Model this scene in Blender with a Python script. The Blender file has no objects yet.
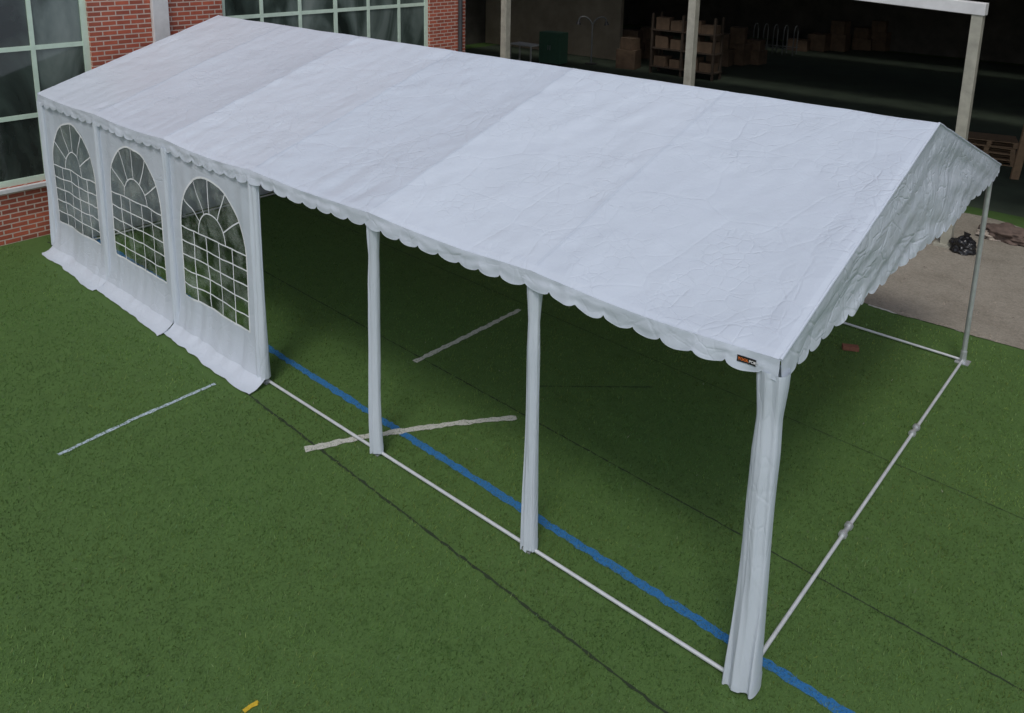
import bpy, bmesh, math, random
import numpy as np
from mathutils import Vector, noise, Matrix
random.seed(3); rng = np.random.default_rng(5)
S = bpy.context.scene; C = S.collection
rad = math.radians; PI = math.pi

# ------------------------------------------------------------ camera
CAM = np.array([13.86, -4.796, 5.208]); YAW, PITCH, ROLL, F, CX, CY = .7122, .2224, .01871, 826.5, 512, 118.7
fw = np.array([-math.sin(YAW)*math.cos(PITCH), math.cos(YAW)*math.cos(PITCH), -math.sin(PITCH)])
r0 = np.array([math.cos(YAW), math.sin(YAW), 0]); u0 = np.cross(r0, fw)
rt = r0*math.cos(ROLL)+u0*math.sin(ROLL); up = -r0*math.sin(ROLL)+u0*math.cos(ROLL)
cd = bpy.data.cameras.new('camera'); cam = bpy.data.objects.new('camera', cd); C.objects.link(cam)
M = Matrix.Identity(4)
for i in range(3):
    M[i][0] = rt[i]; M[i][1] = up[i]; M[i][2] = -fw[i]; M[i][3] = CAM[i]
cam.matrix_world = M
cd.sensor_width = 36; cd.sensor_fit = 'HORIZONTAL'; cd.lens = F/1024*36; cd.shift_y = -(356.5-CY)/1024
cd.clip_end = 2000; cd.clip_start = .05
S.camera = cam
def g(px, py, z=0.0):
    """point of the ground plane seen at a photo pixel (used to measure the site)"""
    d = rt*(px-CX)/F + up*(CY-py)/F + fw
    p = CAM + d*((z-CAM[2])/d[2])
    return (round(float(p[0]), 2), round(float(p[1]), 2))

# ------------------------------------------------------------ helpers
class MB:
    def __init__(s): s.v = []; s.f = []
    def add(s, vs, fs):
        o = len(s.v); s.v += [tuple(v) for v in vs]; s.f += [tuple(i+o for i in f) for f in fs]; return s
    def box(s, x0, x1, y0, y1, z0, z1):
        return s.add([(x0,y0,z0),(x1,y0,z0),(x1,y1,z0),(x0,y1,z0),(x0,y0,z1),(x1,y0,z1),(x1,y1,z1),(x0,y1,z1)],
              [(0,3,2,1),(4,5,6,7),(0,1,5,4),(1,2,6,5),(2,3,7,6),(3,0,4,7)])
    def tube(s, p, q, r, n=12, r2=None):
        p = Vector(p); q = Vector(q); d = (q-p).normalized()
        a = d.orthogonal().normalized(); b = d.cross(a); r2 = r if r2 is None else r2
        vs = []
        for c, rr in ((p, r), (q, r2)):
            for i in range(n):
                t = 2*PI*i/n; vs.append(c+(a*math.cos(t)+b*math.sin(t))*rr)
        return s.add(vs, [(i,(i+1)%n,n+(i+1)%n,n+i) for i in range(n)]+[tuple(range(n-1,-1,-1)), tuple(range(n,2*n))])
    def path(s, ps, r, n=8):
        for a, b in zip(ps[:-1], ps[1:]): s.tube(a, b, r, n)
        return s
    def grid(s, fn, nu, nv):
        vs = [fn(i/nu, j/nv) for i in range(nu+1) for j in range(nv+1)]
        return s.add(vs, [(i*(nv+1)+j, (i+1)*(nv+1)+j, (i+1)*(nv+1)+j+1, i*(nv+1)+j+1) for i in range(nu) for j in range(nv)])
    def build(s, name, mat, parent=None, smooth=True, angle=40, bevel=0):
        me = bpy.data.meshes.new(name); me.from_pydata(s.v, [], s.f); me.update()
        if smooth:
            me.polygons.foreach_set('use_smooth', [True]*len(me.polygons)); me.set_sharp_from_angle(angle=rad(angle))
        me.materials.append(mat)
        o = bpy.data.objects.new(name, me); C.objects.link(o)
        if parent: o.parent = parent
        if bevel:
            m = o.modifiers.new('bevel', 'BEVEL'); m.width = bevel; m.segments = 2; m.limit_method = 'ANGLE'
        return o
def tag(o, label=None, cat=None, group=None, kind=None):
    if label: o['label'] = label
    if cat: o['category'] = cat
    if group: o['group'] = group
    if kind: o['kind'] = kind
    return o
def empty(name, loc, rz=0, label=None, cat=None, group=None):
    o = bpy.data.objects.new(name, None); C.objects.link(o); o.location = loc; o.rotation_euler = (0,0,rz)
    o.empty_display_size = .2
    return tag(o, label, cat, group)
def nz(x, y=0., z=0.): return noise.noise(Vector((x, y, z)))

# ------------------------------------------------------------ materials
class NT:
    def __init__(s, name):
        s.m = bpy.data.materials.new(name); s.m.use_nodes = True; s.t = s.m.node_tree; s.b = s.t.nodes['Principled BSDF']
        s.out = s.t.nodes['Material Output']
    def n(s, typ, **kw):
        nd = s.t.nodes.new(typ)
        for k, v in kw.items():
            if k.startswith('_'): setattr(nd, k[1:], v)
            else: nd.inputs[k.replace('__', ' ')].default_value = v
        return nd
    def l(s, a, b): s.t.links.new(a, b)
    def coord(s, scale=(1,1,1), rot=(0,0,0)):
        tc = s.n('ShaderNodeTexCoord'); mp = s.n('ShaderNodeMapping'); mp.inputs['Scale'].default_value = scale; mp.inputs['Rotation'].default_value = rot
        s.l(tc.outputs['Object'], mp.inputs['Vector']); return mp.outputs['Vector']
    def noise(s, vec, scale, detail=4, rough=.6, typ='FBM', dist=0):
        nd = s.n('ShaderNodeTexNoise', Scale=scale, Detail=detail, Roughness=rough, Distortion=dist); nd.noise_type = typ
        s.l(vec, nd.inputs['Vector']); return nd.outputs['Fac']
    def voro(s, vec, scale, feat='F1'):
        nd = s.n('ShaderNodeTexVoronoi', Scale=scale); nd.feature = feat; s.l(vec, nd.inputs['Vector']); return nd.outputs['Distance']
    def ramp(s, fac, stops):
        nd = s.n('ShaderNodeValToRGB'); cr = nd.color_ramp
        while len(cr.elements) < len(stops): cr.elements.new(.5)
        for e, (p, c) in zip(cr.elements, stops): e.position = p; e.color = (*c, 1) if len(c) == 3 else c
        s.l(fac, nd.inputs['Fac']); return nd.outputs['Color']
    def mix(s, fac, a, b, blend='MIX'):
        nd = s.n('ShaderNodeMix', _data_type='RGBA', _blend_type=blend)
        for i, v in ((0, fac), (6, a), (7, b)):
            if hasattr(v, 'is_output'): s.l(v, nd.inputs[i])
            else: nd.inputs[i].default_value = v if i == 0 else (*v, 1)
        return nd.outputs[2]
    def math(s, op, a, b=0.0):
        nd = s.n('ShaderNodeMath', _operation=op)
        for i, v in ((0, a), (1, b)):
            if hasattr(v, 'is_output'): s.l(v, nd.inputs[i])
            else: nd.inputs[i].default_value = v
        return nd.outputs[0]
    def wsum(s, *pairs):
        tot = None
        for f, w in pairs:
            x = s.math('MULTIPLY', f, w); tot = x if tot is None else s.math('ADD', tot, x)
        return tot
    def bump(s, h, strength=.3, dist=.01, prev=None):
        nd = s.n('ShaderNodeBump', Strength=strength, Distance=dist); s.l(h, nd.inputs['Height'])
        if prev: s.l(prev, nd.inputs['Normal'])
        return nd.outputs['Normal']
def simple(name, col, rough=.6, metal=0, var=.15, scale=6, bump=.15, bdist=.004):
    t = NT(name); v = t.coord(); f = t.noise(v, scale, 5, .65)
    c = t.ramp(f, [(.25, tuple(x*(1-var) for x in col)), (.75, tuple(min(1, x*(1+var)) for x in col))]); t.l(c, t.b.inputs['Base Color'])
    t.b.inputs['Metallic'].default_value = metal
    t.l(t.ramp(f, [(.3, (max(0, rough-.1),)*3), (.7, (min(1, rough+.1),)*3)]), t.b.inputs['Roughness'])
    if bump: t.l(t.bump(t.noise(v, scale*8, 3), bump, bdist), t.b.inputs['Normal'])
    return t.m

def tarp_mat(name, col=(.64,.70,.79), crease=1.0, cell=1.0, thru=.15, stretch=(1,1,1), bay_shade=False):
    t = NT(name); v = t.coord(stretch)
    dirt_and_shade = t.ramp(t.noise(t.coord((1,1,.3)), 2.2, 6, .7), [(.25, tuple(x*.94 for x in col)), (.6, col)])
    if bay_shade:       # rafter and sag shade, painted into the colour of alternate bays
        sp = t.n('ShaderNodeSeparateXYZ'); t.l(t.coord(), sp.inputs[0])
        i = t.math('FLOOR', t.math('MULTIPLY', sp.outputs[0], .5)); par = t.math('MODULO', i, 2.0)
        dirt_and_shade = t.mix(1.0, dirt_and_shade, t.ramp(par, [(.0, (1,1,1)), (1., (.95,.952,.958))]), 'MULTIPLY')
    t.l(dirt_and_shade, t.b.inputs['Base Color']); t.b.inputs['Roughness'].default_value = .38
    nn = t.n('ShaderNodeTexNoise', Scale=2.0, Detail=3); t.l(v, nn.inputs['Vector'])
    sc = t.n('ShaderNodeVectorMath', _operation='SCALE'); sc.inputs['Scale'].default_value = .12; t.l(nn.outputs['Color'], sc.inputs[0])
    wob = t.n('ShaderNodeVectorMath', _operation='ADD'); t.l(v, wob.inputs[0]); t.l(sc.outputs[0], wob.inputs[1]); wv = wob.outputs[0]
    def edge(scale, wd):        # straight fold lines: narrow steps along cell borders
        return t.math('MINIMUM', t.math('DIVIDE', t.voro(wv, scale, 'DISTANCE_TO_EDGE'), wd), 1.0)
    f2 = t.voro(wv, 5.5); e1 = edge(1.3, .025); e2 = edge(3.4, .05); e3 = edge(8.5, .09)
    mask = t.ramp(t.noise(v, .9, 3), [(.42, (.0,)*3), (.62, (1,)*3)]); mask2 = t.ramp(t.noise(v, 1.7, 2), [(.44, (.0,)*3), (.60, (1,)*3)])
    med = t.noise(v, 3.8, 5, .65, dist=.2)
    h = t.wsum((med, .010*crease), (f2, .005*cell*crease), (e1, .0024*crease),
               (t.math('MULTIPLY', mask, e2), .0034*crease), (t.math('MULTIPLY', mask2, e3), .0027*crease))
    t.l(t.bump(h, 1.0, 1.0), t.b.inputs['Normal'])
    tl = t.n('ShaderNodeBsdfTranslucent'); tl.inputs['Color'].default_value = (.72,.75,.78,1)
    mx = t.n('ShaderNodeMixShader'); mx.inputs[0].default_value = thru
    t.l(t.b.outputs[0], mx.inputs[1]); t.l(tl.outputs[0], mx.inputs[2]); t.l(mx.outputs[0], t.out.inputs['Surface'])
    return t.m
TARP = tarp_mat('white_tarpaulin', (.66,.72,.81), crease=.95, bay_shade=True); TARP2 = tarp_mat('white_side_fabric', crease=.65); GABF = tarp_mat('creased_gable_fabric', (.70,.76,.84), crease=1.3, cell=.6)
SEAMF = tarp_mat('white_seam_fabric', (.60,.66,.745), crease=.6)
SLEEVEF = tarp_mat('white_sleeve_fabric', (.68,.74,.82), crease=.6, stretch=(2.0,2.0,.5))
HEM = simple('white_hem_tape', (.68,.74,.82), .5, 0, .05, 6, 0)
GRIDW = simple('white_window_bars', (.80,.83,.86), .5, 0, .04, 6, 0)
STEEL = simple('galvanised_steel', (.56,.58,.60), .38, .6, .1, 14, .05)
WHITEP = simple('pale_grey_steel', (.60,.62,.64), .4, .2, .1, 10, .05)
def pane_mat():
    t = NT('clear_vinyl'); tr = t.n('ShaderNodeBsdfTransparent'); tr.inputs['Color'].default_value = (.95,.98,.95,1)
    t.b.inputs['Base Color'].default_value = (.55,.62,.58,1); t.b.inputs['Roughness'].default_value = .06
    v = t.coord(); f = t.noise(v, 3.2, 4)
    t.l(t.bump(f, 1.0, .08), t.b.inputs['Normal'])
    mx = t.n('ShaderNodeMixShader')
    t.l(t.ramp(f, [(.45, (.02,)*3), (.66, (.30,)*3)]), mx.inputs[0])
    t.l(tr.outputs[0], mx.inputs[1]); t.l(t.b.outputs[0], mx.inputs[2]); t.l(mx.outputs[0], t.out.inputs['Surface']); return t.m
PANE = pane_mat()
def brick_mat():
    t = NT('red_brick'); tc = t.n('ShaderNodeTexCoord'); sp = t.n('ShaderNodeSeparateXYZ'); t.l(tc.outputs['Object'], sp.inputs[0])
    cb = t.n('ShaderNodeCombineXYZ'); t.l(t.math('ADD', sp.outputs[0], sp.outputs[1]), cb.inputs[0]); t.l(sp.outputs[2], cb.inputs[1])
    b = t.n('ShaderNodeTexBrick', Scale=1.0); b.inputs['Brick Width'].default_value = .25; b.inputs['Row Height'].default_value = .085
    b.inputs['Mortar Size'].default_value = .012; b.inputs['Mortar Smooth'].default_value = .2
    b.inputs['Color1'].default_value = (.52,.105,.055,1); b.inputs['Color2'].default_value = (.26,.055,.035,1); b.inputs['Mortar'].default_value = (.62,.52,.45,1)
    t.l(cb.outputs[0], b.inputs['Vector'])
    f = t.noise(tc.outputs['Object'], 3, 8, .7)
    c = t.mix(.25, b.outputs['Color'], t.ramp(f, [(.3,(.13,.045,.03)), (.7,(.60,.22,.13))]))
    t.l(c, t.b.inputs['Base Color']); t.b.inputs['Roughness'].default_value = .85
    h = t.wsum((b.outputs['Fac'], -.006), (f, .006)); t.l(t.bump(h, 1.0, 1.0), t.b.inputs['Normal']); return t.m
BRICK = brick_mat()
FRAMEP = simple('pale_green_window_paint', (.58,.72,.60), .5, 0, .12, 5)
def glass_mat():
    t = NT('dark_window_glass'); v = t.coord((1,1.2,.5),(.5,0,0)); f = t.noise(v, .8, 5, .55, dist=.6)
    t.l(t.ramp(f, [(.38,(.014,.020,.017)), (.50,(.05,.07,.06)), (.58,(.12,.155,.14)), (.70,(.20,.24,.22))]), t.b.inputs['Base Color'])  # pale streaks in the base colour stand in for reflections
    t.b.inputs['Roughness'].default_value = .08; t.b.inputs['Specular IOR Level'].default_value = .8
    t.l(t.bump(f, .2, .05), t.b.inputs['Normal']); return t.m
GLASS = glass_mat()
PILAS = simple('white_wall_paint', (.64,.64,.64), .7, 0, .12, 4)
BEIGE = simple('weathered_beige_paint', (.36,.35,.29), .6, .1, .25, 5)
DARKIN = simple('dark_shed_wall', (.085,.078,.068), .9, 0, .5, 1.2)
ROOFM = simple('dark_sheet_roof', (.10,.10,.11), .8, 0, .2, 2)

# turf ---------------------------------------------------------------
GA = 2.1
def turf_mat():
    t = NT('artificial_turf'); v = t.coord()
    fine = t.noise(v, 90, 3, .7); mid = t.noise(v, 5, 5, .65)
    k = lambda r, gg, b: (r*GA, gg*GA, b*GA)
    c = t.ramp(fine, [(.3,k(.022,.042,.011)), (.55,k(.036,.067,.017)), (.75,k(.054,.093,.026))])
    c = t.mix(.4, c, t.ramp(mid, [(.3,k(.027,.052,.014)), (.7,k(.044,.083,.022))]))
    t.l(c, t.b.inputs['Base Color']); t.b.inputs['Roughness'].default_value = .75; t.b.inputs['Specular IOR Level'].default_value = .25
    t.l(t.bump(t.wsum((fine, .006), (mid, .008)), 1.0, 1.0), t.b.inputs['Normal']); return t.m
TURF = turf_mat()
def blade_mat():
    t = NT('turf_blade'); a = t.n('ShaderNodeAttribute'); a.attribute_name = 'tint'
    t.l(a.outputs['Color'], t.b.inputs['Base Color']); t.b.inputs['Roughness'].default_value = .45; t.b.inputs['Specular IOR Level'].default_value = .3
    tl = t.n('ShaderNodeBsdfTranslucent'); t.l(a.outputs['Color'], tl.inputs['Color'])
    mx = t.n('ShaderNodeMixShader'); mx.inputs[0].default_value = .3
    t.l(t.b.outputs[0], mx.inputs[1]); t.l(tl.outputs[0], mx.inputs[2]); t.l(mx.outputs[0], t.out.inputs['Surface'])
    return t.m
BLADE = blade_mat()
def worn(name, col, under=(.055,.112,.03), thr=.42):
    t = NT(name); v = t.coord(); f = t.noise(v, 45, 5, .75)
    t.l(t.ramp(f, [(thr-.12, under), (thr+.05, col)]), t.b.inputs['Base Color']); t.b.inputs['Roughness'].default_value = .9
    t.l(t.bump(f, .8, .02), t.b.inputs['Normal']); return t.m
def concrete_mat():
    t = NT('sandy_concrete'); v = t.coord()
    f = t.noise(v, 30, 6, .85)
    c = t.ramp(t.noise(v, 1.1, 8, .75), [(.3,(.17,.15,.115)), (.5,(.285,.258,.21)), (.72,(.37,.335,.275))])
    c = t.mix(.42, c, t.ramp(f, [(.36,(.09,.078,.06)), (.6,(.37,.335,.275))]))
    t.l(c, t.b.inputs['Base Color']); t.b.inputs['Roughness'].default_value = .92
    t.l(t.bump(f, .7, .02), t.b.inputs['Normal']); return t.m
CONC = concrete_mat()

# ------------------------------------------------------------ tent dimensions
L, W, HV, E, R = 12.0, 6.19, 2.395, 2.61, 3.63
# ------------------------------------------------------------ ground, paving, markings
gm = MB().add([(-300,-300,0),(300,-300,0),(300,300,0),(-300,300,0)], [(0,1,2,3)])
tag(gm.build('ground', TURF), kind='structure')
PV0, PV1 = 7.08, 12.6
def pave_edge(x): return PV0+.10*nz(x*1.3, 3)+.05*nz(x*4.5, 8)
def pave_pt(a, b):
    x = -.8+30*a; e0 = pave_edge(x); e1 = PV1+.35*nz(x*.8, 9)
    return (x, e0+(e1-e0)*b, .012+.004*nz(x, b*9))
tag(MB().grid(pave_pt, 240, 10).build('pavement', CONC), kind='structure')
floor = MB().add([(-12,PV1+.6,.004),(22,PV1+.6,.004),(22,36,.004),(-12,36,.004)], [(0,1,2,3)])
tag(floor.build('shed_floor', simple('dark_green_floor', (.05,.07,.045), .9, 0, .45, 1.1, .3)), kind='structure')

marks = []
def line(name, pix, w, col, cover=.85, thr=.42):
    marks.append((name, [g(*q) for q in pix], w, col, cover, thr))
blueP = [g(275,352), g(400,432), g(525,513), g(690,612), g(840,711)]
bx = np.array(blueP); k, c0 = np.polyfit(bx[:,0], bx[:,1], 1)
marks.append(('blue_line', [(x, k*x+c0) for x in (-.4, 4, 8, 12, 17)], .085, (.022,.16,.40), .82, .44))
line('chalk_line', [(58,455),(130,421),(215,384)], .05, (.50,.60,.68), .5, .49)
line('white_line', [(305,450),(360,438),(410,430),(460,423),(517,418)], .085, (.55,.55,.50), .82, .42)
line('white_line', [(415,362),(470,335),(520,310)], .075, (.55,.55,.50), .82, .43)
line('yellow_line', [(243,712),(252,706),(259,704)], .038, (.65,.45,.03), .9, .36)
line('white_line', [(868,305),(905,316),(945,325),(962,332)], .06, (.55,.55,.5), .9, .36)
seams = []
def seam(p, q, w=.024): seams.append((p, q, w))
kk = k-.02
SEAMC = (-2.55, -.54, 1.4, 3.45, 5.4)
for c, w_ in ((-.54, .024), (1.4, .014), (3.45, .009)): seam((-.5, c-kk*12), (16, c+kk*4.5), w_)
seam((8.4, 2.1), (9.4, 3.0), .016)
def strip(pl, w, jit=.0, z=.004, step=.05):
    m = MB(); pts = []
    for a, b in zip(pl[:-1], pl[1:]):
        a = Vector((*a, 0)); b = Vector((*b, 0)); n = max(1, int((b-a).length/step))
        pts += [a.lerp(b, i/n) for i in range(n)]
    pts.append(Vector((*pl[-1], 0))); vs = []
    for i, p in enumerate(pts):
        d = (pts[min(i+1, len(pts)-1)]-pts[max(i-1, 0)]).normalized(); nn = Vector((-d.y, d.x, 0))
        for s in (-1, 1): vs.append(p+nn*s*w*(.5+random.uniform(-jit, jit))+Vector((0,0,z)))
    return m.add(vs, [(2*i, 2*i+2, 2*i+3, 2*i+1) for i in range(len(pts)-1)])
for i, (name, pl, w, col, cover, thr) in enumerate(marks):
    m = worn(name+'_paint', col, thr=thr)
    tag(strip(pl, w, .16, .004+.001*i).build(name, m, smooth=False), kind='structure')
sm = simple('turf_seam', (.018,.032,.012), .95)
for p, q, w in seams: tag(strip([p, q], w, .4, .0035).build('turf_seam', sm, smooth=False), kind='structure')

# turf pile: one mesh of single blades, denser close by
def vnoise(x, y, s, seed):
    gx = x*s; gy = y*s; ix = np.floor(gx).astype(int); iy = np.floor(gy).astype(int); fx = gx-ix; fy = gy-iy
    def h(a, b):
        v = np.sin(a*127.1+b*311.7+seed*74.7)*43758.5453; return v-np.floor(v)
    sx = fx*fx*(3-2*fx); sy = fy*fy*(3-2*fy)
    return (h(ix,iy)*(1-sx)+h(ix+1,iy)*sx)*(1-sy)+(h(ix,iy+1)*(1-sx)+h(ix+1,iy+1)*sx)*sy
N0 = 1100000
X = rng.uniform(-.8, 15.2, N0); Y = rng.uniform(-5.2, PV0-.10, N0)
d2 = (X-CAM[0])**2+(Y-CAM[1])**2+CAM[2]**2
keep = rng.uniform(0, 1, N0) < np.minimum(1, 40/d2)**1.1*.85
keep &= Y > -2.2-.326*(X+.9)
keep &= ~((Y > -.40) & (Y < .02) & (X < 6.1))
keep &= ~((Y > PV0-.15) & (rng.uniform(0,1,N0) < .5))
X = X[keep]; Y = Y[keep]; N = len(X)
base = np.array([.037,.072,.0178])[None]*np.ones((N,1))*GA
v1 = vnoise(X, Y, 6, 1); v2 = vnoise(X, Y, 1.3, 2); v3 = vnoise(X*.25, (Y-k*X)*2.2, 1.0, 3); v4 = vnoise(X, Y, 22, 4); v5 = vnoise(X, Y, .45, 6); v6 = vnoise(X*.6, (Y-k*X)*7, 1.0, 8)
roll = np.searchsorted(np.array(SEAMC), Y-kk*(X-11.5))
patch = np.floor((X+roll*1.7)/3.1).astype(int); pt_ = np.sin(patch*12.9898+roll*78.233)*43758.5453; pt_ = pt_-np.floor(pt_)
rtint = np.array([1.0,1.08,.94,.88,1.0,1.05])[roll]*(.93+.14*pt_)
br = (.40+.26*v1+.42*v2+.58*v3+.22*v4+.55*v5+.42*v6)*rng.uniform(.55, 1.45, N)*.80*rtint
tint = base*br[:,None]
tint[:,0] *= .9+.35*vnoise(X, Y, .8, 11)          # olive patches
warm = (rng.uniform(0,1,N) < .16); tint[warm] *= np.array([1.45,1.15,1.1])
cool = (rng.uniform(0,1,N) < .08); tint[cool] *= np.array([1.1,1.15,1.8])
pale = (rng.uniform(0,1,N) < .03); tint[pale] = tint[pale]*.8+np.array([.06,.09,.035])
speck = rng.uniform(0,1,N) < .0004; tint[speck] = np.array([.5,.47,.38])
def dist_pl(pl):
    D = np.full(N, 1e9)
    for a, b in zip(pl[:-1], pl[1:]):
        ax, ay = a; bx_, by_ = b; dx = bx_-ax; dy = by_-ay; t = np.clip(((X-ax)*dx+(Y-ay)*dy)/(dx*dx+dy*dy), 0, 1)
        D = np.minimum(D, np.hypot(X-ax-t*dx, Y-ay-t*dy))
    return D
H = rng.uniform(.014, .032, N)*(.65+.6*v1)
for name, pl, w, col, cover, thr in marks:
    D = dist_pl(pl); on = (D < w*.5*rng.uniform(.6, 1.2, N)) & (rng.uniform(0,1,N) < cover)
    tint[on] = np.array(col)[None]*rng.uniform(.65,1.1,(on.sum(),1)); H[D < w*.55] *= .7
dead = np.zeros(N, bool)
for p_, q_, w in seams: dead |= dist_pl([p_, q_]) < w*rng.uniform(.2, .75, N)*(.5+v2)
H[dead] *= .25; tint[dead] *= .3
ang = rng.uniform(0, 2*PI, N); wdt = rng.uniform(.0018, .0034, N)*np.clip(np.sqrt(d2[keep])/7, .8, 1.8); lean = rng.uniform(0, .030, N); la = rng.normal(.9, 1.3, N)
V = np.zeros((N, 3, 3), np.float32)
V[:,0] = np.stack([X-np.cos(ang)*wdt, Y-np.sin(ang)*wdt, np.full(N,.001)], 1)
V[:,1] = np.stack([X+np.cos(ang)*wdt, Y+np.sin(ang)*wdt, np.full(N,.001)], 1)
V[:,2] = np.stack([X+np.cos(la)*lean, Y+np.sin(la)*lean, H], 1)
me = bpy.data.meshes.new('grass'); me.vertices.add(3*N); me.vertices.foreach_set('co', V.reshape(-1))
me.loops.add(3*N); me.loops.foreach_set('vertex_index', np.arange(3*N, dtype=np.int32))
me.polygons.add(N); me.polygons.foreach_set('loop_start', np.arange(0, 3*N, 3, dtype=np.int32))
me.update(calc_edges=True)
at = me.attributes.new('tint', 'FLOAT_COLOR', 'POINT')
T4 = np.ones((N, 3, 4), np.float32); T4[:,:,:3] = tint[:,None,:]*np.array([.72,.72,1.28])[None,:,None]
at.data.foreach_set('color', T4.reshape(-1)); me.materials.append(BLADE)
go = bpy.data.objects.new('grass', me); C.objects.link(go)
tag(go, 'short green artificial turf pile covering the field around and under the tent', 'grass', kind='stuff')

# ------------------------------------------------------------ the tent
tent = empty('party_tent', (0,0,0), 0, 'long white party tent with scalloped edges standing on green turf', 'tent')
def roof_z(y): return R-(R-E)*abs(y-W/2)/(W/2)
OV = .05
amp = [.048,.066,.056,.070,.054,.062]
def bayq(x):
    xc = min(max(x, 0), L-1e-6); bay = int(xc//2); return bay, (xc-2*bay)/2
def dip(x):
    bay, q = bayq(x); return (.022+.008*((bay*7) % 3))*math.sin(PI*q)**1.2+.006*nz(x*2.1, 40)*math.sin(PI*q)
def roof_pt(side):
    nx, ny = (R-E), W/2
    ln = math.hypot(nx, ny)
    def fn(a, b):
        x = -OV+(L+2*OV)*a; bay, q = bayq(x)
        sag = amp[bay]*(math.sin(PI*q)**.75)*(math.sin(PI*min(1, b*.96))**.7)
        edge = min(1, min(x+OV, L+OV-x)/.25)
        wr = .014*nz(x*1.1+7*side, b*3)+.010*nz(x*3.2, b*7, side*5)+.007*nz(x*2+b*9, b*4-x*1.5, 3)
        # tension wrinkles running out of the rafters and the eave
        rd = min(q, 1-q)*2
        wr += .011*nz(b*16+rd*3.0, x*.7, 5)*max(0, 1-rd/.55)
        wr += .012*nz(x*5+b*7, b*2.5, 21)*nz(x*.7, b*1.3, 5)*1.6
        wr += .009*nz(x*1.3+b*14, b*1.5-x*.4, 33)*max(0, nz(x*.5, b*1.2, 50)+.25)
        wr += .004*nz(x*7, b*18, 2)
        wr += .022*nz(x*5.2, b*2, 11)*max(0, b-.72)/.28
        wr *= 1-max(0, (b-.93)/.07)
        d = (-sag+wr)*edge*(1-max(0, 1-b/.04)*.8)
        half = W/2+.06
        y = W/2+side*half*b; z = R-(R-E)*b-.006*max(0, 1-b/.02)+.010*nz(x*1.5, 4)*max(0, 1-b/.1)*edge
        z -= dip(x)*max(0, (b-.6)/.4)**1.5
        if b > .985: z -= .012
        return (x, y+side*d*nx/ln, z+d*ny/ln)
    return fn
rf = MB()
rf.grid(roof_pt(-1), 520, 130); rf.grid(lambda a, b: roof_pt(1)(1-a, b), 200, 40)
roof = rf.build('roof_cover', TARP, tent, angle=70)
for kx in range(1, 6):                                   # flat welded seams over the rafters
    sb = MB()
    def sfn(a, b, kx=kx):
        side = -1 if b < .5 else 1; bb = abs(2*b-1)*.985+.005
        pt = roof_pt(side)((2*kx+(a-.5)*.030+OV)/(L+2*OV), bb); return (pt[0], pt[1], pt[2]+.003)
    sb.grid(sfn, 2, 200); sb.build('roof_seam', SEAMF, roof, angle=70)

SC = 2/8.0
def sph(s): return ((s+.040*nz(s*1.9, 31))/SC) % 1.0
def lobe_of(t): return math.sqrt(max(0, 1-(2*t-1)**2))**.9
def vdep(s, seed): return .098+(.052+.018*nz(s*2.1, seed+2))*lobe_of(sph(s))+.016*nz(s*1.5, seed)
def vout(s, bb, seed): return .003+.012*bb+.024*bb*nz(s*1.6, seed+4)+.016*bb*math.sin(2*PI*sph(s))*nz(s*.9, 8+seed)+.010*math.sin(PI*bb)*nz(s*4, bb*2, seed)+.006*bb*nz(s*11, bb, seed)
def valance(length, at_pt, seed=0, hem=False):
    m = MB(); n = int(length/SC*16)
    def fn(a, b):
        s = a*length; dep = vdep(s, seed); bb = 1 if hem else b; out = vout(s, bb, seed)
        if hem: return at_pt(s, out+.002, -dep+.006*(1-b)-.001)
        return at_pt(s, out, -dep*b)
    return m.grid(fn, n, 1 if hem else 10)
ZE = E-.012
sides = [(L+2*OV, lambda s, o, z: (-OV+s, -.06-o, ZE+z-dip(-OV+s)), 1), (L+2*OV, lambda s, o, z: (L+OV-s, W+.06+o, ZE+z-dip(L+OV-s)), 2),]
for ln, fn, sd in sides:
    va = valance(ln, fn, seed=sd).build('valance', TARP2, tent, angle=80)
    valance(ln, fn, seed=sd, hem=True).build('hem', HEM, va, angle=80)
for xe, sgn in ((L+OV, 1), (-OV, -1)):
    def gp(a, b, xe=xe, sgn=sgn):
        s = (W+.12)*a; y = -.06+s; zt = R-(R-E)*abs(y-W/2)/(W/2+.06)-.006
        zb = E-.03-vdep(s, 6)
        if b > .25: z = E-.02+(zt-E+.02)*(b-.25)/.75
        else: z = zb+(E-.02-zb)*b/.25
        hgt = max(0, (zt-z)); low = max(0, 1-b/.25)
        sl = abs(y-W/2)*.33+(z-E)      # runs along the slope lines
        o = .045*nz(y*.8+z*.6, z*1.8, 2)+.020*nz(sl*6, y*.7, 8)+.014*nz(y*2.2-z*3.5, z*1.2+y*.4, 4)
        # sharp folds fanning from the middle of the eave line
        an = math.atan2(z-E+.35, y-W/2); o += .012*abs(nz(an*5.5, 3.3))-.003+.005*nz(an*13, hgt*1.2)
        o = o*min(1, hgt/.2)+.004*nz(y*8, z*9, 6)*min(1, hgt/.15)+low*.6*vout(s, 1, 6)
        return (xe+sgn*(.006+o), y, z)
    gb = MB(); fn = gp if sgn > 0 else (lambda a, b: gp(1-a, b))
    gb.grid(fn, int((W+.12)/SC*16), 70)
    gpan = gb.build('gable_panel', GABF, tent, angle=80)
    eb = MB()
    for s in (-1, 1):
        pts_ = [Vector((xe+sgn*.002, W/2+s*(W/2+.06)*i/24, R-(R-E)*i/24-.010+.008*nz(i*.7, s))) for i in range(25)]
        eb.path(pts_, .012, 8)
    eb.build('edge_binding', TARP2, gpan)

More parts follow.
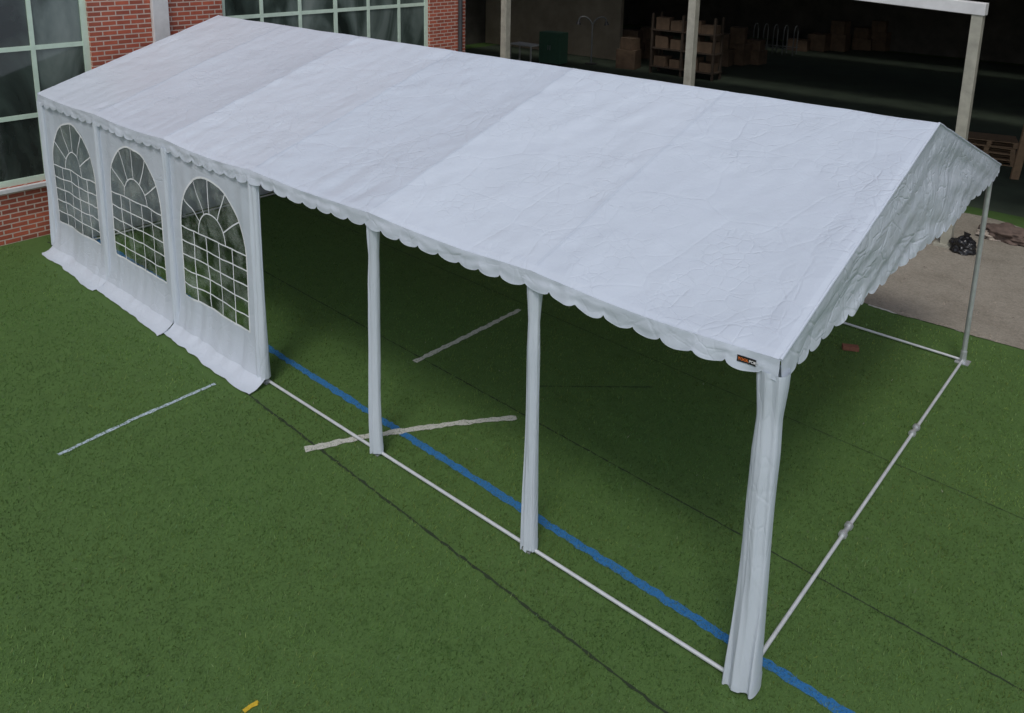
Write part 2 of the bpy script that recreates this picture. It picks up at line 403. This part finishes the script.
# steel frame
FR = .024
def px_of(i): return 2.0*i+(.02 if i == 0 else (-.02 if i == 6 else 0))
for i in range(7):
    x = px_of(i)
    for y in (0, W):
        fr = FR+.006*(y > 0)
        po = MB().tube((x,y,.012), (x,y,E-.09), fr, 16).build('post', STEEL, tent)
        hb = .045 if y == 0 else .08
        bp = MB().box(x-hb, x+hb, y-hb, y+hb, .003, .012)
        if y > 0: bp.tube((x,y,.012), (x,y,.16), .038, 16)
        bp.build('base_plate', STEEL, po)
        MB().tube((x,y,E-.09), (x,W/2,R-.10), FR, 12).build('rafter', STEEL, tent)
MB().tube((0,W/2,R-.10), (L,W/2,R-.10), FR, 12).build('ridge_pole', STEEL, tent)
for y in (0, W): MB().tube((0,y,E-.10), (L,y,E-.10), FR, 12).build('eave_pole', STEEL, tent)
for y in (W*.25, W*.75): MB().tube((0,y,roof_z(y)-.125), (L,y,roof_z(y)-.125), FR, 12).build('purlin', STEEL, tent)
zb = .032
for y in (0, W): MB().tube((0,y,zb), (L,y,zb), .016, 12).build('ground_bar', WHITEP, tent)
for x in (.02, L-.02):
    gbr = MB().tube((x,0,zb), (x,W,zb), .016, 12).build('ground_bar', WHITEP, tent)
    for y in (W/3, W*2/3):
        jm = MB()
        for dy in (-.075, .075): jm.tube((x,y+dy-.018,zb+.004), (x,y+dy+.018,zb+.004), .036, 16)
        jm.tube((x,y-.075,zb+.002), (x,y+.075,zb+.002), .022, 12)
        jm.build('bar_joint', STEEL, gbr)

# loose fabric sleeves round the posts: soft vertical folds, ragged hem
def sleeve(x, y, hx, hy, ztop, seed, nar=.1, low=.0, nf=2, drift=0, amp0=.006, z0=.006, point=.05, top=.0):
    def fn(a, b):
        th = 2*PI*a; z = z0+(ztop-z0)*b
        c, s = math.cos(th), math.sin(th); ex = .65
        sx_ = math.copysign(abs(c)**ex, c); sy_ = math.copysign(abs(s)**ex, s)
        wd = 1-nar*math.sin(PI*b)**1.3+low*(1-b)**2+.10*max(0, 1-(1-b)/.12)-top*max(0, 1-abs(b-.86)/.10)
        wd *= 1+.08*nz(z*1.0, seed)
        px = hx*wd*sx_; u = px/hx
        amp_ = amp0*(1+1.6*(1-b)**1.5)
        ph = u+.35*nz(z*.7, seed)
        w_ = math.sin(PI*nf*ph+seed); w_ = math.copysign(abs(w_)**.6, w_)      # folds with a crisp flank
        fold = amp_*w_+.45*amp_*math.sin(PI*(2*nf-.6)*ph+2.1*seed+.9*z)
        fold += .011*nz(u*1.2+z*.9, z*1.1, seed)+.005*nz(u*2-z*1.9, z*2.4, seed+5)+.003*nz(u*4+z*2, z*4, seed+9)
        py = hy*wd*sy_
        off = .020*nz(z*.8, seed*5)+drift*(1-b)**2; offy = .014*nz(z*1.0, seed*9)
        if b == 0: z += point*max(0, .5+.5*u+nz(u*2.6, s*.8, seed)*.9)
        return (x+off+px, y+offy+py+fold*s, max(.006, z))
    return MB().grid(fn, 130, 80)
HX = (.078,.060,.060,.080,.064,.060,.090)
for i in range(7):
    last = i == 6
    sleeve(px_of(i)+(.012 if last else 0), -.045 if i < 4 else -.006, HX[i], .042 if not last else .066, E-.12, i*1.37+.4,
           .10 if not last else .08, .20 if not last else .42, 1.6 if not last else 1.5, -.015 if last else 0, .0055 if not last else .008,
           .006 if i > 3 else .10, .10 if i > 3 else .0, .12 if i > 3 else 0).build('post_sleeve', SLEEVEF, tent, angle=85)

# closed far end of the tent
def ew(a, b):
    y = W*(1-a)*.998+.006; z = .02+(E-.12)*b
    return (-.03-.02*nz(y*1.2, z*.6)-.012*nz(y*5, z*.7, 3)-.10*max(0, 1-z/.4)**2, y, z)
MB().grid(ew, 120, 40).build('end_wall', TARP2, tent, angle=85)

# side walls with arched windows
U0, U1, ZB, ZS, ZT = .26, 1.76, .57, 1.52, 2.29
uc, hw = (U0+U1)/2, (U1-U0)/2
def arch(u):
    t = max(-1, min(1, (u-uc)/hw)); return ZS+(ZT-ZS)*math.sqrt(max(0, 1-t*t))
for bay in range(3):
    x0 = 2.0*bay; UE = 2.0 if bay < 2 else 2.09
    def pt(u, z, o=0, x0=x0, bay=bay):
        wv = .024*nz(u*2+bay*7, z*.7)+.014*nz(u*6, z*.9, bay*3)
        wv += .016*nz(u*9, 1, bay)*max(0, 1-abs(z-ZB)/.9)*(0 if ZB < z < ZT and U0 < u < U1 else 1)*(1 if z < ZB else .5)
        wv += (.11+.015*u)*max(0, 1-z/.55)**2.0*(.85+.3*nz(u*2.2, bay*3))
        return (x0+u, -.035-o-wv, z)
    m = MB(); top = E-.1
    us = sorted(set([i/10*U0 for i in range(11)]+[uc-hw*math.cos(PI*i/40) for i in range(41)]+[U1+(UE-U1)*i/10 for i in range(11)]))
    def col(ua, ub, fa, fb, n):
        vs = []
        for j in range(n+1):
            t = j/n
            vs += [pt(ua, fa(ua)+(fb(ua)-fa(ua))*t), pt(ub, fa(ub)+(fb(ub)-fa(ub))*t)]
        m.add(vs, [(2*j, 2*j+1, 2*j+3, 2*j+2) for j in range(n)])
    zlow = lambda u: .10
    for ua, ub in zip(us[:-1], us[1:]):
        if ub <= U0+1e-6 or ua >= U1-1e-6: col(ua, ub, zlow, lambda u: top, 48)
        else:
            col(ua, ub, zlow, lambda u: ZB, 16); col(ua, ub, arch, lambda u: top, 10)
    wall = m.build('side_wall', TARP2, tent, smooth=True, angle=85)
    bmw = bmesh.new(); bmw.from_mesh(wall.data); bmesh.ops.remove_doubles(bmw, verts=bmw.verts, dist=.0005); bmw.to_mesh(wall.data); bmw.free()
    pm = MB()
    for ua, ub in zip(us[:-1], us[1:]):
        if ua >= U0-1e-6 and ub <= U1+1e-6:
            vs = []
            for j in range(13):
                t = j/12
                for u in (ua, ub):
                    q = pt(u, ZB+(arch(u)-ZB)*t, -.004); vs.append(q)
            pm.add(vs, [(2*j, 2*j+1, 2*j+3, 2*j+2) for j in range(12)])
    pm.build('window_pane', PANE, wall)
    gm2 = MB(); BW = .017
    def warp(u, z, bay=bay):
        e = min(1, min(u-U0, U1-u, z-ZB, .3)/.15) if U0 < u < U1 else 0
        return u+.024*e*nz(u*3, z*3, bay+2), z+.024*e*nz(u*3, z*3, bay+20)
    def bar(p, q, w=BW, n=10, g2=gm2, pt=pt, warp=warp):
        p = Vector(p); q = Vector(q); d = (q-p).normalized(); nn = Vector((-d.y, d.x)); vs = []
        for i in range(n+1):
            c = p.lerp(q, i/n); c = Vector(warp(c.x, c.y))
            for s in (-1, 1):
                e = c+nn*s*w/2; vs.append(pt(e.x, e.y, .003))
        g2.add(vs, [(2*i, 2*i+1, 2*i+3, 2*i+2) for i in range(n)])
    for i in range(1, 5):
        u = U0+(U1-U0)*i/5; bar((u, ZB), (u, ZS), BW, 14)
    for j in range(0, 5):
        z = ZB+(ZS-ZB)*(j+1)/5; bar((U0, z), (U1, z), BW, 14)
    def ell(k_, a0=0, a1=PI, n=26, w=BW):
        ps = [(uc+hw*k_*math.cos(a0+(a1-a0)*i/n), ZS+(ZT-ZS)*k_*math.sin(a0+(a1-a0)*i/n)) for i in range(n+1)]
        for a_, b_ in zip(ps[:-1], ps[1:]): bar(a_, b_, w, 1)
    ell(.42)
    for i in range(1, 6):
        a_ = PI*i/6
        bar((uc+hw*.42*math.cos(a_), ZS+(ZT-ZS)*.42*math.sin(a_)), (uc+hw*math.cos(a_), ZS+(ZT-ZS)*math.sin(a_)), BW, 6)
    ell(1.0, w=.026); bar((U0, ZB), (U1, ZB), .026, 14); bar((U0, ZB), (U0, ZS), .026, 10); bar((U1, ZB), (U1, ZS), .026, 10)
    gm2.build('window_grid', GRIDW, wall, angle=85)
    def sk(a, b, x0=x0, bay=bay, pt=pt, UE=UE):
        u = .0+UE*a; f = b; q0 = pt(u, .10)
        reach = .165+.02*nz(u*1.2, bay*4)+.055*(u/2)
        y = q0[1]-reach*f; z = .018+.084*(1-f)**2.6+.004*bay
        z += .008*max(0, nz(u*6+f*3, f*4, bay*2))*math.sin(PI*min(1, f*.95))+.006*max(0, nz(u*14, f*5, bay))*math.sin(PI*f)
        y += -.008*f*nz(u*5, 3, bay)
        return (x0+u+.02*f*(u-1.0), y, z)
    MB().grid(sk, 110, 18).build('skirt', TARP2, wall, angle=85)

# small printed tag on the valance by the near corner, lying on the cloth
TX, TZ = 11.835, 2.520
def cloth_y(x, z, lift):
    s = x+OV; return -.06-vout(s, max(0, min(1, (ZE-dip(x)-z)/vdep(s, 1))), 1)-lift
tm = MB().grid(lambda a, b: (TX-.064+.128*a, cloth_y(TX-.064+.128*a, TZ-.022+.044*b, .006), TZ-.022+.044*b), 12, 4)
tg = tm.build('logo_tag', simple('black_tag', (.012,.011,.012), .5, 0, .2, 20, 0), tent)
def lettering(txt, x, z, size, mat):
    cu = bpy.data.curves.new('tag_lettering', 'FONT'); cu.body = txt; cu.size = size; cu.align_x = 'LEFT'; cu.offset = .0005
    tmp = bpy.data.objects.new('tmp', cu); C.objects.link(tmp); bpy.context.view_layer.update()
    me = bpy.data.meshes.new_from_object(tmp.evaluated_get(bpy.context.evaluated_depsgraph_get())); bpy.data.objects.remove(tmp)
    for v in me.vertices: v.co = (x+v.co.x, cloth_y(x+v.co.x, z+v.co.y, .0085), z+v.co.y)
    me.name = 'tag_lettering'; me.materials.clear(); me.materials.append(mat)
    o = bpy.data.objects.new('tag_lettering', me); C.objects.link(o); o.parent = tg; return max(v.co.x for v in me.vertices)
OR = simple('orange_print', (.80,.18,.02), .5, 0, .05, 20, 0); WP = simple('white_print', (.75,.75,.75), .5, 0, .05, 20, 0)
xe = lettering('TOOL', TX-.057, TZ-.009, .0255, OR); lettering('PORT', xe+.003, TZ-.009, .0255, WP)

# ------------------------------------------------------------ brick building on the left
BX, BE = -.85, 10.35
bld = empty('brick_building', (0,0,0), 0, 'red brick building with large pale green steel windows behind the tent', 'building')
wm = MB()
def seg(y0, y1, z0, z1): wm.box(BX-.35, BX, y0, y1, z0, z1)
W1 = (1.14-.89*6, 1.14, .95, 4.33); W2 = (3.63, 9.12, 1.2, 4.59)
seg(-16, W1[0], 0, 8); seg(W1[0], W1[1], 0, W1[2]); seg(W1[0], W1[1], W1[3], 8); seg(W1[1], W2[0], 0, 8)
seg(W2[0], W2[1], 0, W2[2]); seg(W2[0], W2[1], W2[3], 8); seg(W2[1], BE, 0, 8)
wm.box(-12, BX-.35, BE-.35, BE, 0, 8); wm.box(-12, BX-.35, -16, -15.65, 0, 8); wm.box(-12.3, -12, -16, BE, 0, 8)
wm.build('wall', BRICK, bld, smooth=False)
MB().box(-12.4, BX+.1, -16.1, BE+.05, 8.0, 8.2).build('roof', ROOFM, bld, smooth=False)
for (y0, y1, z0, z1), rows in ((W1, 3), (W2, 3)):
    fx = BX-.10; fm = MB(); n = 6
    fm.box(fx-.05, fx+.03, y0, y0+.10, z0, z1); fm.box(fx-.05, fx+.03, y1-.10, y1, z0, z1)
    fm.box(fx-.05, fx+.028, y0+.10, y1-.10, z0, z0+.10); fm.box(fx-.05, fx+.028, y0+.10, y1-.10, z1-.10, z1)
    for i in range(1, n):
        y = y0+(y1-y0)*i/n; w = .07 if i % 3 else .09; fm.box(fx-.04, fx+.02, y-w/2, y+w/2, z0+.10, z1-.10)
    for j in range(1, rows):
        z = z0+(z1-z0)*j/rows
        for i in range(n):
            ya = y0+(y1-y0)*i/n; yb = y0+(y1-y0)*(i+1)/n; fm.box(fx-.035, fx+.016, ya+.03, yb-.03, z-.038, z+.038)
    win = fm.build('window', FRAMEP, bld, smooth=False)
    MB().box(fx-.012, fx-.004, y0+.01, y1-.01, z0+.01, z1-.01).build('glass', GLASS, win, smooth=False)
    MB().box(BX-.09, BX+.06, y0-.06, y1+.06, z0-.075, z0-.002).build('sill', PILAS, win, smooth=False, bevel=.008)
MB().box(BX+.002, BX+.09, 2.22, 2.52, 0, 7.9).build('pilaster', PILAS, bld, smooth=False, bevel=.01)
MB().tube((BX+.07,10.1,0), (BX+.07,10.1,7.9), .055, 14).build('downpipe', simple('dark_downpipe', (.05,.055,.06), .5), bld)

# ------------------------------------------------------------ open shed behind
SY = 10.5
shed = empty('open_shed', (0,0,0), 0, 'dark open fronted shed with beige posts and a white beam behind the tent', 'shed')
for x in (.39, 5.52, 10.72, 16.1):
    co = MB().box(x-.085, x+.085, SY-.09, SY+.09, .0, 4.04 if x > 10 else 4.75).build('column', BEIGE, shed, smooth=False, bevel=.008)
    MB().box(x-.17, x+.17, SY-.17, SY+.17, .0, .05).build('base_plate', BEIGE, co, smooth=False)
bmq = MB().box(5.62, 10.83, SY-.11, SY+.11, 4.02, 4.22)
bmq.v = [(x, y, z+.058*(10.72-x)) for x, y, z in bmq.v]      # the beam rises away from the right post
bmq.build('beam', PILAS, shed, smooth=False, bevel=.01)
MB().box(-13, 24, SY+.16, SY+.5, 4.75, 8).build('front_wall', BRICK, shed, smooth=False)
# roof sheets; the open slots between are added, unseen, to light the inside
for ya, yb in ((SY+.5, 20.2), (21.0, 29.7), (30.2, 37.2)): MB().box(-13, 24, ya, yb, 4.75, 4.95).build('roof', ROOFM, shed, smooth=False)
sw = MB().box(-13, 24, 36.6, 37, 0, 4.75); sw.box(-13.3, -13, SY, 37, 0, 4.75); sw.box(24, 24.3, SY, 37, 0, 4.75)
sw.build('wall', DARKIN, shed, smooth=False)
MB().box(-12.95, -5.3, 24.2, 24.4, 0, 4.7).build('partition_wall', simple('beige_partition_paint', (.34,.29,.22), .85, 0, .25, 1.2), shed, smooth=False)

# things inside the shed -------------------------------------------------
CARD = simple('brown_cardboard', (.15,.10,.065), .85, 0, .45, 3); WOOD = simple('raw_wood', (.24,.155,.09), .75, 0, .3, 8)
DWOOD = simple('dark_wood', (.075,.055,.04), .8, 0, .3, 6)
TAPE = simple('packing_tape', (.20,.155,.09), .3, 0, .1, 9, 0)
GREENC = simple('green_cabinet_paint', (.08,.18,.12), .5, 0, .12, 3); WHITEF = simple('white_laminate', (.75,.75,.73), .45, 0, .05, 6)
DARKM = simple('dark_metal', (.05,.05,.055), .5, .5, .2, 8); DULLS = simple('dull_steel', (.14,.15,.155), .5, .3, .2, 8)
x, y = g(525, 62)
tb = empty('work_table', (x,y,.004), 0, 'white topped table standing in the shed left of the green cabinet', 'table')
MB().box(-.6,.6,-.35,.35,.7,.75).build('tabletop', WHITEF, tb, smooth=False, bevel=.006)
for sx in (-1,1):
    for sy in (-1,1): MB().box(sx*.55-.025, sx*.55+.025, sy*.3-.025, sy*.3+.025, 0, .7).build('leg', WHITEF, tb, smooth=False)
x, y = g(553, 64)
cb = empty('storage_cabinet', (x,y,.004), .1, 'green metal cabinet standing in the shed beside the white table', 'cabinet')
MB().box(-.5,.5,-.3,.3,.06,1.3).build('body', GREENC, cb, smooth=False, bevel=.01)
for sx in (-1,1):
    d = MB().box(min(0,sx*.49)+.004, max(0,sx*.49)-.004, -.318, -.302, .1, 1.26).build('door', GREENC, cb, smooth=False, bevel=.004)
    MB().tube((sx*.05,-.34,.6), (sx*.05,-.34,.8), .01, 8).build('handle', STEEL, d)
MB().box(-.46,.46,-.27,.27,0,.06).build('plinth', DARKM, cb, smooth=False)
x, y = g(591, 64)
ls = empty('lamp_stand', (x,y,.004), .6, 'tall metal stand with two drooping arms in the dark shed', 'stand')
MB().tube((0,0,.03), (0,0,1.5), .035, 10).build('pole', DULLS, ls)
MB().tube((0,0,0), (0,0,.03), .25, 20).build('base', DARKM, ls)
for s in (-1, 1):
    a = MB().path([(s*.5*(1-math.cos(PI*i/10))/2*1.1, 0, 1.5+.42*math.sin(PI*i/10*.8)) for i in range(11)], .032, 8).build('arm', DULLS, ls)
    MB().tube((s*.55,0,1.75), (s*.57,0,1.6), .05, 12, .11).build('lamp_shade', DARKM, a)
x, y = g(684, 76)
sh = empty('storage_shelf', (x,y,.004), 0, 'wooden shelf rack loaded with boxes in the shed behind the middle post', 'shelf')
for sx in (-1.3, 0, 1.3):
    for sy in (-.3, .3): MB().box(sx-.04, sx+.04, sy-.04, sy+.04, 0, 2.3).build('upright', DWOOD, sh, smooth=False)
for z in (.25, .95, 1.65): MB().box(-1.36,1.36,-.36,.36,z,z+.04).build('shelf_board', DWOOD, sh, smooth=False)
def carton(x, y, z, w, d, h, rz, label):
    o = empty('cardboard_box', (x,y,z), rz, label, 'box', 'cardboard boxes stored in the shed')
    MB().box(-w/2,w/2,-d/2,d/2,0,h).build('body', CARD, o, smooth=False, bevel=.008)
    MB().box(-w/2-.002,w/2+.002,-.025,.025,h+.0005,h+.003).build('tape', TAPE, o, smooth=False)
    for s in (-1,1): MB().box(-w/2+.004,w/2-.004,min(s*.03,s*d/2),max(s*.03,s*d/2),h+.0002,h+.002).build('flap', CARD, o, smooth=False)
for z, nm in ((.294,'bottom'), (.994,'middle'), (1.694,'top')):
    for dx, pos, hh in ((-.95,'left end',.5), (-.3,'left centre',.42), (.38,'right centre',.52), (.98,'right end',.38)):
        carton(x+dx, y, z, .52, .5, hh+random.uniform(-.14,.08), random.uniform(-.25,.25), f'brown cardboard box at the {pos} of the {nm} shelf rack board')
x, y = g(628, 68)
carton(x, y, .004, .8, .7, .75, .2, 'large brown cardboard box on the floor left of the shelf rack')
carton(x+.03, y+.02, .76, .6, .5, .45, -.15, 'smaller box on top of the large box left of the shelf rack')
ORD = ['first', 'second', 'third', 'fourth', 'fifth', 'sixth', 'seventh']
def row(px0, px1, py, n, where, hs):
    for i in range(n):
        x, y = g(px0+(px1-px0)*i/(n-1), py); w_, d_, h_ = random.uniform(.7,1.0), random.uniform(.6,.8), random.uniform(*hs)
        carton(x, y+random.uniform(-.4,.4), .006, w_, d_, h_, random.uniform(-.25,.25), f'{ORD[i]} floor box from the left {where}')
        xb, yb = C.objects[-1].parent.location.x, C.objects[-1].parent.location.y
        if random.random() < .75: carton(xb+random.uniform(-.08,.08), yb, .006+h_+.004, w_*.8, d_*.8, random.uniform(.4,.7), random.uniform(-.4,.4), f'upper box stacked on the {ORD[i]} floor box {where}')
row(612, 650, 58, 3, 'between lamp stand and shelf rack', (.7,1.1))
row(724, 752, 64, 3, 'just right of the shelf rack', (.5,.9))
row(800, 880, 50, 5, 'right of the hoop rack', (.5,.9))
x, y = g(772, 54)
rk = empty('metal_rack', (x,y,.004), .15, 'pale tubular metal rack of arched hoops deep in the dark shed', 'rack')
for i in range(5):
    xx = -.9+.45*i
    MB().path([(xx,0,0)]+[(xx+.0, .35*(1-math.cos(PI*j/10))/2*2, 1.0+.3*math.sin(PI*j/10)) for j in range(11)]+[(xx,.7,0)], .026, 8).build('hoop', DULLS, rk)
for yy in (0,.7): MB().tube((-.95,yy,.3), (.95,yy,.3), .02, 8).build('rail', DULLS, rk)
# pallets
def pallet():
    o = empty('wooden_pallet', (0,0,0))
    m = MB()
    for i in range(7): m.box(-.6,.6,-.4+i*.118,-.4+i*.118+.092,.122,.144)
    m.build('deck', WOOD, o, smooth=False)
    m = MB()
    for xx in (-.55, 0, .55): m.box(xx-.05,xx+.05,-.4,.4,.1,.1215)
    m.build('stringer', WOOD, o, smooth=False)
    m = MB()
    for xx in (-.55,0,.55):
        for yy in (-.34,0,.34): m.box(xx-.05,xx+.05,yy-.06,yy+.06,.022,.0995)
    m.build('block', WOOD, o, smooth=False)
    m = MB()
    for yy in (-.34,0,.34): m.box(-.6,.6,yy-.05,yy+.05,0,.0215)
    m.build('bottom_board', WOOD, o, smooth=False)
    return o
def copy_tree(o, parent=None):
    c = o.copy(); C.objects.link(c); c.parent = parent
    for ch in list(o.children): copy_tree(ch, c)
    return c
px_, py_ = g(985, 160); proto = pallet()
for i in range(4):
    o = proto if i == 0 else copy_tree(proto)
    o.location = (px_, py_, .006+.1455*i); o.rotation_euler = (0,0,.2+random.uniform(-.06,.06))
    tag(o, ['bottom','second lowest','second highest','topmost'][i]+' wooden pallet of the stack behind the right rear post', 'pallet', 'wooden pallets stacked in the shed')
px_, py_ = g(1014, 180)
pk = MB().box(-.09,.09,-.03,.03,0,1.75).build('wooden_plank', WOOD, None, smooth=False, bevel=.006)
pk.location = (px_, py_, .02); pk.rotation_euler = (rad(3), rad(4), .7)
tag(pk, 'upright brown wooden plank at the right edge of the picture', 'plank')
# bags on the paving
def lump(name, loc, sc, seed, mat, parent=None, rough=.3):
    bm = bmesh.new(); bmesh.ops.create_icosphere(bm, subdivisions=5, radius=1)
    for v in bm.verts:
        n = v.co.normalized(); d = 1+rough*noise.noise(n*1.6+Vector((seed,0,0)))+rough*.5*noise.noise(n*4+Vector((0,seed,0)))+rough*.25*abs(noise.noise(n*9+Vector((0,0,seed))))
        v.co = Vector((n.x*d*sc[0], n.y*d*sc[1], max(-.35*sc[2], n.z*d*sc[2])+.35*sc[2]))
    me = bpy.data.meshes.new(name); bm.to_mesh(me); bm.free(); me.polygons.foreach_set('use_smooth', [True]*len(me.polygons)); me.materials.append(mat)
    o = bpy.data.objects.new(name, me); C.objects.link(o); o.location = loc
    if parent: o.parent = parent
    return o
BLACKP = simple('black_plastic', (.012,.012,.014), .3, 0, .2, 6); BROWNC = simple('brown_cloth', (.12,.085,.07), .9, 0, .35, 9)
px_, py_ = g(962, 252)
bg = empty('rubbish_bag', (px_,py_,.017), .4, 'black plastic bag lying on the pavement beside the right rear post', 'bag')
lump('sack', (0,0,0), (.21,.18,.19), 3, BLACKP, bg); MB().tube((.02,0,.23), (.05,.02,.33), .025, 10, .06).build('tied_neck', BLACKP, bg)
px_, py_ = g(1010, 240)
hp = empty('cloth_heap', (px_,py_,.017), 0, 'low heap of brown and dark cloths on the pavement at the right edge', 'cloth')
lump('brown_bundle', (0,0,0), (.42,.3,.16), 7, BROWNC, hp, .5); lump('dark_bundle', (.42,.12,0), (.28,.25,.18), 12, BLACKP, hp, .5)
lump('pale_bundle', (-.3,-.15,0), (.2,.14,.08), 17, simple('pale_cloth', (.36,.31,.26), .9, 0, .3, 9), hp, .5)
px_, py_ = g(850, 350)
lb = MB().box(-.10,.10,-.045,.045,0,.06).build('loose_brick', simple('loose_brick_clay', (.20,.08,.05), .9, 0, .25, 20), None, smooth=False, bevel=.006)
lb.location = (px_,py_,.004); lb.rotation_euler = (0,0,.5); tag(lb, 'single red brick lying on the turf near the rear ground bar', 'brick')
# loose grit on the paving
gr = MB()
for i in range(700):
    x = random.uniform(8.5, 15.5); y = pave_edge(x)+random.random()**1.5*4.6; r_ = random.uniform(.008,.026)
    a0 = random.uniform(0, 6.28); vs = [(x+r_*math.cos(a0+q*1.571)*random.uniform(.7,1.2), y+r_*math.sin(a0+q*1.571)*random.uniform(.7,1.2), .010) for q in range(4)]
    vs.append((x, y, .014+r_*random.uniform(.5,.9))); gr.add(vs, [(0,1,4),(1,2,4),(2,3,4),(3,0,4)])
tag(gr.build('gravel', simple('grit', (.24,.21,.17), .9, 0, .5, 3), smooth=False), 'loose grit and small stones scattered over the pavement at right', 'gravel', kind='stuff')

# ------------------------------------------------------------ light
w = bpy.data.worlds.new('World'); S.world = w; w.use_nodes = True; nt = w.node_tree
sky = nt.nodes.new('ShaderNodeTexSky'); sky.sky_type = 'NISHITA'; sky.sun_disc = False
EL, AZ = 58, 150    # sun azimuth clockwise from +Y
sky.sun_elevation = rad(EL); sky.sun_rotation = rad(AZ); sky.air_density = 1.0; sky.dust_density = 2.0
hs = nt.nodes.new('ShaderNodeHueSaturation'); hs.inputs['Saturation'].default_value = .62
nt.links.new(sky.outputs[0], hs.inputs['Color']); nt.links.new(hs.outputs[0], nt.nodes['Background'].inputs['Color'])
nt.nodes['Background'].inputs['Strength'].default_value = .135
sd = bpy.data.lights.new('sun', 'SUN'); so = bpy.data.objects.new('sun', sd); C.objects.link(so)
sd.energy = 1.1; sd.angle = rad(14); sd.color = (1,.975,.93)
a = rad(AZ); e = rad(EL); dirv = Vector((math.sin(a)*math.cos(e), math.cos(a)*math.cos(e), math.sin(e)))
so.rotation_euler = dirv.to_track_quat('Z', 'Y').to_euler(); so.location = (0,0,30)
S.view_settings.view_transform = 'Standard'; S.view_settings.look = 'None'; S.view_settings.exposure = 0
